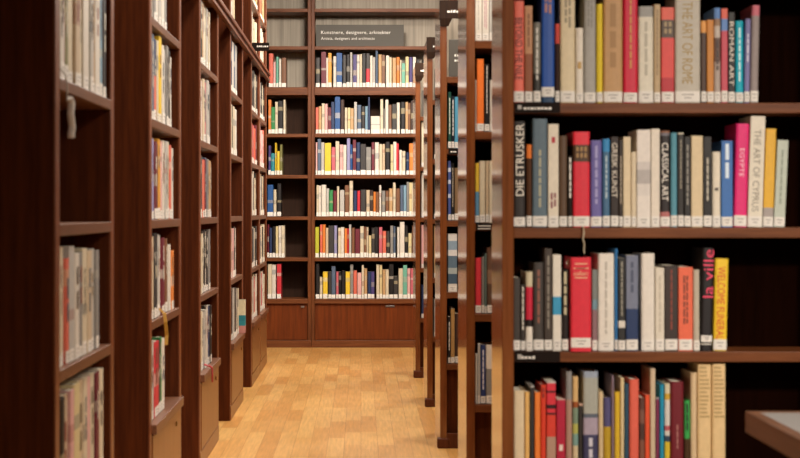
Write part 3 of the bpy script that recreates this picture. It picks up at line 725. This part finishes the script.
    U3 = [(3, [(448, 451.4, 92, 'dark green', 'green', [('1E4A3E', 0)], ('M', 'c8d0c0', 98, 138, .5, 1)), (451.6, 454.4, 96, 'black', 'black', [('1E2430', 0)], ('M', 'd8d4cc', 100, 138, .6, 1)), (454.6, 459.4, 97, 'light blue', 'blue', [('4F96B4', 0)], None)], 'fourth'),
          (2, [(448, 451, 161, 'blue and white patterned', 'blue', [('46548C', 168), ('C8CCD8', 172), ('46548C', 180), ('C8CCD8', 184), ('46548C', 194), ('C8CCD8', 198), ('46548C', 0)], None), (451.2, 454.4, 163, 'black', 'black', n('black'), ('M', 'b8a890', 168, 208, .4, 1)), (454.6, 459, 168, 'brown', 'brown', [('7E6244', 0)], None)], 'third'),
          (1, [(448, 457.2, 234, 'white, blue and grey landscape', 'landscape', [('E0DCD4', 241), ('8FA4B4', 250), ('E0DCD8', 256), ('5F7484', 268), ('A8B0AC', 274), ('44586A', 284), ('D8D0C4', 0)], None)], 'second'),
          (0, [(448, 450.6, 317, 'thin black lettered', 'black', n('black'), ('M', 'd8d0c4', 322, 352, .6, 1)), (450.8, 454.8, 308.7, 'tan', 'tan', [('A8824E', 0)], None), (455, 459, 314, 'dark brown', 'brown', n('dark brown'), None)], 'lowest')]
    for zi, rows, nm in U3:
        spine_row(rows, 8.06, 0, ZB[zi], '%s shelf up, third right bookcase' % nm if nm != 'lowest' else 'lowest shelf, third right bookcase', g3, seed=30 + zi)
    U4 = [(3, 'dark brown', 98, 'fourth'), (2, 'charcoal', 160, 'third'), (1, 'tan', 226, 'second'), (0, 'pale grey', 299, 'lowest')]
    for zi, c, top, nm in U4:
        spine_row([(434.0, 437, top, c, c, [(NAMED[c], 0)], None)], 9.76, 0, ZB[zi], '%s shelf up, fourth right bookcase' % nm if nm != 'lowest' else 'lowest shelf, fourth right bookcase', g4, seed=40 + zi, pages=False)
    U5 = [(3, 'cream', 100, 'fourth'), (2, 'white', 160, 'third'), (1, 'pink', 225, 'second'), (0, 'navy', 285, 'lowest')]
    for zi, c, top, nm in U5:
        spine_row([(421.4, 424.8, top, c, c, [(NAMED[c], 0)], None)], 11.46, 0, ZB[zi], '%s shelf up, farthest right bookcase' % nm if nm != 'lowest' else 'lowest shelf, farthest right bookcase', g4, seed=50 + zi, pages=False)

    # back wall
    gb = 'books on the back wall'
    back_row(BACK1, 0, ZB[5], 'top row under the grey sign, back wall', gb, 61)
    back_row(BACK2, 90, ZB[4], 'second row under the grey sign, back wall', gb, 62)
    back_row(BACK3, 90, ZB[3], None, None, 63)
    back_row(BACK4, 170, ZB[2], None, None, 64)
    back_row(BACK5, 170, ZB[1], None, None, 65)
    back_row(BACK6, 250, ZB[0], None, None, 66)
    for i, (s, oy) in enumerate(zip(BL, (0, 90, 90, 170, 170, 250))): back_row(s, oy, ZB[5 - i], None, None, 70 + i, False)

    # left bookcases
    A, B, C, D = [3.89 + 1.737 * k for k in range(4)]
    ga = 'books in the nearest left bookcase'
    l1 = left_row('60,300,grey;60,310,cream/white;30,300,rose;45,315,olive;75,300,cream;70,320,beige;65,300,cream;90,310,white;60,300,pale grey;45,310,tan;80,315,white;45,300,sky blue;55,300,charcoal', A, ZL[3], place='shelf above the empty one, nearest left bookcase', group=ga, seed=81)
    la = left_row('70,285,beige;70,300,cream;50,270,coral;75,300,pale grey;70,280,white;60,280,grey;70,290,cream;75,282,beige;70,285,pale grey;60,280,grey', A, ZL[1], place='shelf below the empty one, nearest left bookcase', group=ga, seed=82)
    left_row('65,285,cream;55,285,black;80,285,beige;50,290,pink;90,300,sand;80,300,beige;60,300,cream;50,295,pink;60,300,cream;55,298,maroon;75,300,cream', A, ZL[0], place='lowest visible shelf, nearest left bookcase', group=ga, seed=83)
    gb_ = 'books in the second left bookcase'
    left_row('60,310,pale grey;70,300,white;60,310,grey;80,320,white;65,300,pale grey;55,310,charcoal;80,310,white;60,305,grey', B, ZL[4], place='top visible shelf, second left bookcase', group=gb_, seed=84)
    left_row('50,300,navy/pale grey;50,290,pale grey;65,310,slate;70,300,navy/coral;40,300,cream;75,320,yellow;gap,50;60,300,white;60,290,pale grey;60,310,grey;75,300,black;60,280,white', B, ZL[3], place='second visible shelf, second left bookcase', group=gb_, seed=85)
    left_row('70,300,white;55,290,lilac;50,295,grey;70,285,maroon;45,280,brown;75,300,amber;70,295,pink;60,300,white;70,300,pale grey;50,300,cream;60,290,coral;60,280,white', B, ZL[2], place='third visible shelf, second left bookcase', group=gb_, seed=86)
    lq = left_row('70,290,cream;70,300,beige;45,310,charcoal;60,310,black;50,305,pale grey;70,300,white;85,290,maroon;60,285,rose;70,285,brown;gap,20;60,260,white;75,235,orange', B, ZL[1], place='fourth visible shelf, second left bookcase', group=gb_, seed=87)
    lb = left_row('90,270,beige;80,280,pale grey;120,275,red;60,270,charcoal;45,280,green;80,270,white', B, ZL[0], place='ledge shelf, second left bookcase', group=gb_, seed=88)
    for dx in (0, .018): ribbon(lq[4], 'cord_bookmark', [(dx, -.002, .03), (dx - .004, -.019 - dx / 4, .012), (dx - .01, -.024 - dx / 4, -.02), (dx + .008, -.026 - dx / 4, -.07), (dx - .004, -.025 - dx / 4, -.105)], .0032, flat('B98A30'))
    gc = 'books in the third left bookcase'
    left_row('90,300,charcoal;100,320,black;80,310,tan;80,310,white;60,305,cream;80,300,pale grey;60,290,cream', C, ZL[4], place='top visible shelf, third left bookcase', group=gc, seed=90)
    left_row('80,290,beige;70,280,white;70,285,pink;70,300,cream;60,290,maroon;70,295,rose;90,310,pale grey;80,300,grey', C, ZL[3], place='second visible shelf, third left bookcase', group=gc, seed=91)
    left_row('80,270,cream;60,290,black;70,285,pale grey;85,275,coral;60,280,maroon;80,290,slate;70,285,grey;90,280,tan;70,275,brown', C, ZL[2], place='third visible shelf, third left bookcase', group=gc, seed=92)
    left_row('80,280,white;75,275,pale grey;65,285,cream;75,295,charcoal;70,300,black;60,290,white;90,300,black;80,300,grey', C, ZL[1], place='fourth visible shelf, third left bookcase', group=gc, seed=93)
    lc = left_row('75,285,sky blue;65,270,white;70,280,cream;75,270,white;70,280,pale grey;80,290,black;60,290,white;70,285,navy;65,285,black', C, ZL[0], place='ledge shelf, third left bookcase', group=gc, seed=94)
    ribbon(lc[3], 'ribbon_bookmark', [(.02, -.004, .02), (.02, -.030, .014), (.03, -.043, .002), (.03, -.043, -.03), (.045, -.042, -.065)], .005, flat('A83A3E'))
    # a pale tag on a cord hangs from the upper row into the empty shelf of the nearest case
    tg = ribbon(l1[0], 'bookmark_tag', [(-.01, -.003, .03), (-.008, -.022, .008), (-.006, -.026, -.02), (-.006, -.026, -.06)], .002, flat('C9C0B2'))
    MB().tube([(-.006, -.032, -.050), (.002, -.035, -.062), (-.004, -.034, -.09), (.006, -.036, -.12), (.002, -.034, -.140), (.004, -.034, -.147)], .009, 7).build('paper_tag', STICK, tg)
    pb = book((-.716, D + .98 - .055 - .045, ZL[0]), PI / 2, .06, .16, .205, [(.045, hx('c98a80')), (.075, hx('2f8a94')), (.11, hx('2a7f8c')), (.205, hx('d8cfae'))], False, 0, (.003, .02), None, False, False, 'books on the ledge of the fourth left bookcase')
    tag(pb, 'cream book with teal band sticking out at far end, ledge of fourth left bookcase', 'book')
    # fourth to sixth left case: small, far
    left_row('110,300,cream;120,310,navy;100,300,white;110,310,slate;110,300,pale grey', D, ZL[4], seed=101)
    left_row('110,300,black;100,290,cream;110,295,charcoal;110,290,cream;120,280,white', D, ZL[3], seed=102)
    left_row('120,300,amber;100,295,cream;110,290,pink;90,300,black;110,290,white', D, ZL[1], seed=103)
    left_row('90,300,cream;110,300,olive;90,290,charcoal;90,300,pale grey;110,300,black;90,290,white;100,285,charcoal;80,280,cream', D, ZL[0], seed=104)
    left_row('110,300,cream;120,310,white;100,300,beige;110,310,sand', D, ZL[5], seed=105)
    Rr = random.Random(9)
    for Y0 in (10.84, 11.72):
        for zi, pal in ((6, 'tan,coral,beige,brown'), (5, 'cream,beige,rose,white'), (4, 'charcoal,grey,cream,black'), (3, 'rose,maroon,pink,cream,coral'), (2, 'cream,white,black,beige,pale grey'), (1, 'charcoal,slate,black,pink,cream'), (0, 'cream,white,pale grey,red,white')):
            pal = pal.split(','); y = .06; s = []
            while y < .80:
                t = Rr.uniform(.06, .11); y += t
                if y < .815: s.append('%d,%d,%s' % (t * 1000, Rr.uniform(255, 285 if zi == 6 else 315), Rr.choice(pal)))
            left_row(';'.join(s), Y0, ZL[zi], seed=int(Y0 * 100) + zi)
    o = STUFF.build('books', COVER)
    tag(o, 'many small books filling the far left bookcases and lower back wall shelves', 'books', None, 'stuff')

def sign(name, label, loc, w, h, lines, text_h, mat=SIGN, rz=0, indent=.045, group=None):
    t = thing(name, label, 'sign', loc, rz, group)
    MB().box(0, w, 0, .012, 0, h).build('sign_board', mat, t, .002)
    for body, z, L, cap in lines:
        text_obj('lettering', body, LETTER, t, (indent, -.0010, z), (1, 0, 0), (0, 0, 1), L, cap)
    return t

def small_lines(t, x0, x1, zs, h, seed, y=-.001):
    R = random.Random(seed); m = MB()
    for z in zs:
        x = x0
        while x < x1:
            w = R.uniform(.5, 1.1) * h; m.quadset([(x, y, z), (x + w, y, z), (x + w, y, z + h * R.choice((.75, .75, 1))), (x, y, z + h * .75)], [(0, 1, 2, 3)]); x += w + h * .35
    m.build('lettering', LETTER, t)

def build_small():
    # grey sign over the main bay of the back wall
    s = sign('sign', 'long grey sign with two lines of white lettering above the back wall books', (wx(316, 14.03), 14.03, 2.622), .765, .188,
         [('Kunstnere, designere, arkitekter', .108, .605, .030), ('Artists, designers and architects', .058, .465, .024)], .03)
    gs = 'grey signs in the heads of the right stacks'
    for (Y, xf, lab, lz) in ((8.06, .396, 'grey sign with two white lines in the third right bookcase', (.10, .075)), (9.76, .401, 'narrow visible grey sign in the fourth right bookcase', (.11, .085)), (11.46, .388, 'narrow visible grey sign in the farthest right bookcase', (.13, .035))):
        t = thing('sign', lab, 'sign', (xf + .045, Y + .02, 1.862), 0, gs)
        MB().box(0, .72, 0, .012, 0, .186).build('sign_board', SIGN, t, .002)
        small_lines(t, .028, .40, lz, .013, int(Y * 10))
    # flag sign on the far left bookcase
    t = thing('sign', 'small dark flag sign sticking out from the fifth left bookcase', 'sign', (-.700, 10.90, 2.262), 0)
    MB().box(-.040, .078, 0, .012, .008, .065).build('sign_board', SIGND, t, .0015)
    MB().box(-.030, -.012, .001, .011, 0.0, .010).build('bracket', METAL, t)
    small_lines(t, -.006, .066, (.034,), .013, 3)
    # black label holders clipped to shelf edges
    gl = 'black label strips on shelf edges'
    for (x0, x1, Y, z, lab, a, b, row) in (
        (514.5, 560, 4.656, ZB[3], 'black label strip under the coral book, foreground bookcase', 9, 34, 1),
        (514.5, 560, 4.656, ZB[1], 'black label strip under the third row, foreground bookcase', 3, 18, 1),
        (476, 495, 6.356, ZB[2], 'black label strip under the cream books, second right bookcase', 2, 14, 2),
        (448.5, 462, 8.06, ZB[3], 'black label strip under the dark green book, third right bookcase', 2, 7, 1)):
        k = Y / F
        t = thing('shelf_label', lab, 'shelf label', (wx(x0, Y), Y - .0035, z - .031), 0, gl)
        w = (x1 - x0) * k
        MB().box(0, w, -.0015, .003, .002, .032).build('label_strip', SIGND, t)
        if row == 1: small_lines(t, a * k, b * k, (.011,), .0085, int(z * 100), -.002)
        else: small_lines(t, a * k, b * k, (.018, .007), .006, int(z * 100), -.002)
        if x0 == 514.5: MB().box(3 * k, 7 * k, -.0024, -.0015, .012, .024).build('pictogram', flat('A8A29A'), t)
    # table in the right foreground: pale top, wooden edge
    t = thing('table', 'table with pale grey top and wooden edge at lower right', 'table', (1.55, 3.14, 0), 0)
    x0, x1, y0, y1 = .897 - 1.55, .70, -.62, .62
    m = MB().box(x0, x1, y0, y0 + .028, .670, .720).box(x0, x1, y1 - .028, y1, .670, .720).box(x0, x0 + .028, y0 + .028, y1 - .028, .670, .720).box(x1 - .028, x1, y0 + .028, y1 - .028, .670, .720)
    m.build('edge_band', TEDGE, t, .002)
    box('table_top', LAMI, t, x0 + .0285, x1 - .0285, y0 + .0285, y1 - .0285, .672, .7195, .001)
    for a in (x0 + .12, x1 - .12):
        for b in (y0 + .12, y1 - .12):
            box('leg', TEDGE, t, a - .03, a + .03, b - .03, b + .03, 0, .672, .003)

def area(name, loc, size, watts, col=(1, .91, .81), rot=(0, 0, 0), size_y=None, spread=PI):
    l = bpy.data.lights.new(name, 'AREA'); l.energy = watts; l.color = col; l.spread = spread
    if size_y: l.shape = 'RECTANGLE'; l.size = size; l.size_y = size_y
    else: l.shape = 'DISK'; l.size = size
    o = bpy.data.objects.new(name, l); COL.objects.link(o); o.location = loc; o.rotation_euler = rot
    return o

def spot(name, loc, aim, size, watts, spread=2.0):
    d = Vector(aim) - Vector(loc)
    return area(name, loc, size, watts, rot=d.to_track_quat('-Z', 'Y').to_euler(), spread=spread)

def build_light():
    w = bpy.data.worlds.new('room_air'); S.world = w; w.use_nodes = True
    w.node_tree.nodes['Background'].inputs['Color'].default_value = (1, .93, .85, 1); w.node_tree.nodes['Background'].inputs['Strength'].default_value = .05
    for y, e in ((4.9, 36), (6.6, 18), (8.3, 27), (10.1, 34), (11.9, 28)): area('aisle_lamp', (-.05, y, 3.27), .30, e)
    spot('back_lamp', (.05, 11.0, 3.27), (.05, 14.0, 1.7), .45, 70)
    for y in (5.75, 7.45, 9.15, 10.85): area('stack_lamp', (.80, y, 3.27), .35, 44)
    area('stack_lamp', (1.2, 12.7, 3.27), .35, 34)
    spot('front_lamp', (2.0, .5, 3.27), (1.12, 4.65, .85), .6, 33, .9)
    area('added_fill_light', (3.0, -1.4, 3.27), .8, 88)  # unseen fill light, added behind the camera to lift the dark left panels

def build_camera():
    c = bpy.data.cameras.new('camera'); o = bpy.data.objects.new('camera', c); COL.objects.link(o)
    c.sensor_width = 36; c.lens = 36 * F / 800.0
    o.location = (0, 0, H); o.rotation_euler = (PI / 2, 0, 0)
    c.shift_x = (400 - VX) / 800.0; c.shift_y = -(229 - VY) / 800.0
    c.dof.use_dof = True; c.dof.focus_distance = 13.6; c.dof.aperture_fstop = 6.6
    S.camera = o

build_room(); build_cases(); build_books(); build_small(); build_light(); build_camera()
S.view_settings.view_transform = 'Standard'; S.view_settings.look = 'None'; S.view_settings.gamma = 1.0
S.view_settings.use_curve_mapping = False; S.view_settings.exposure = 0.0
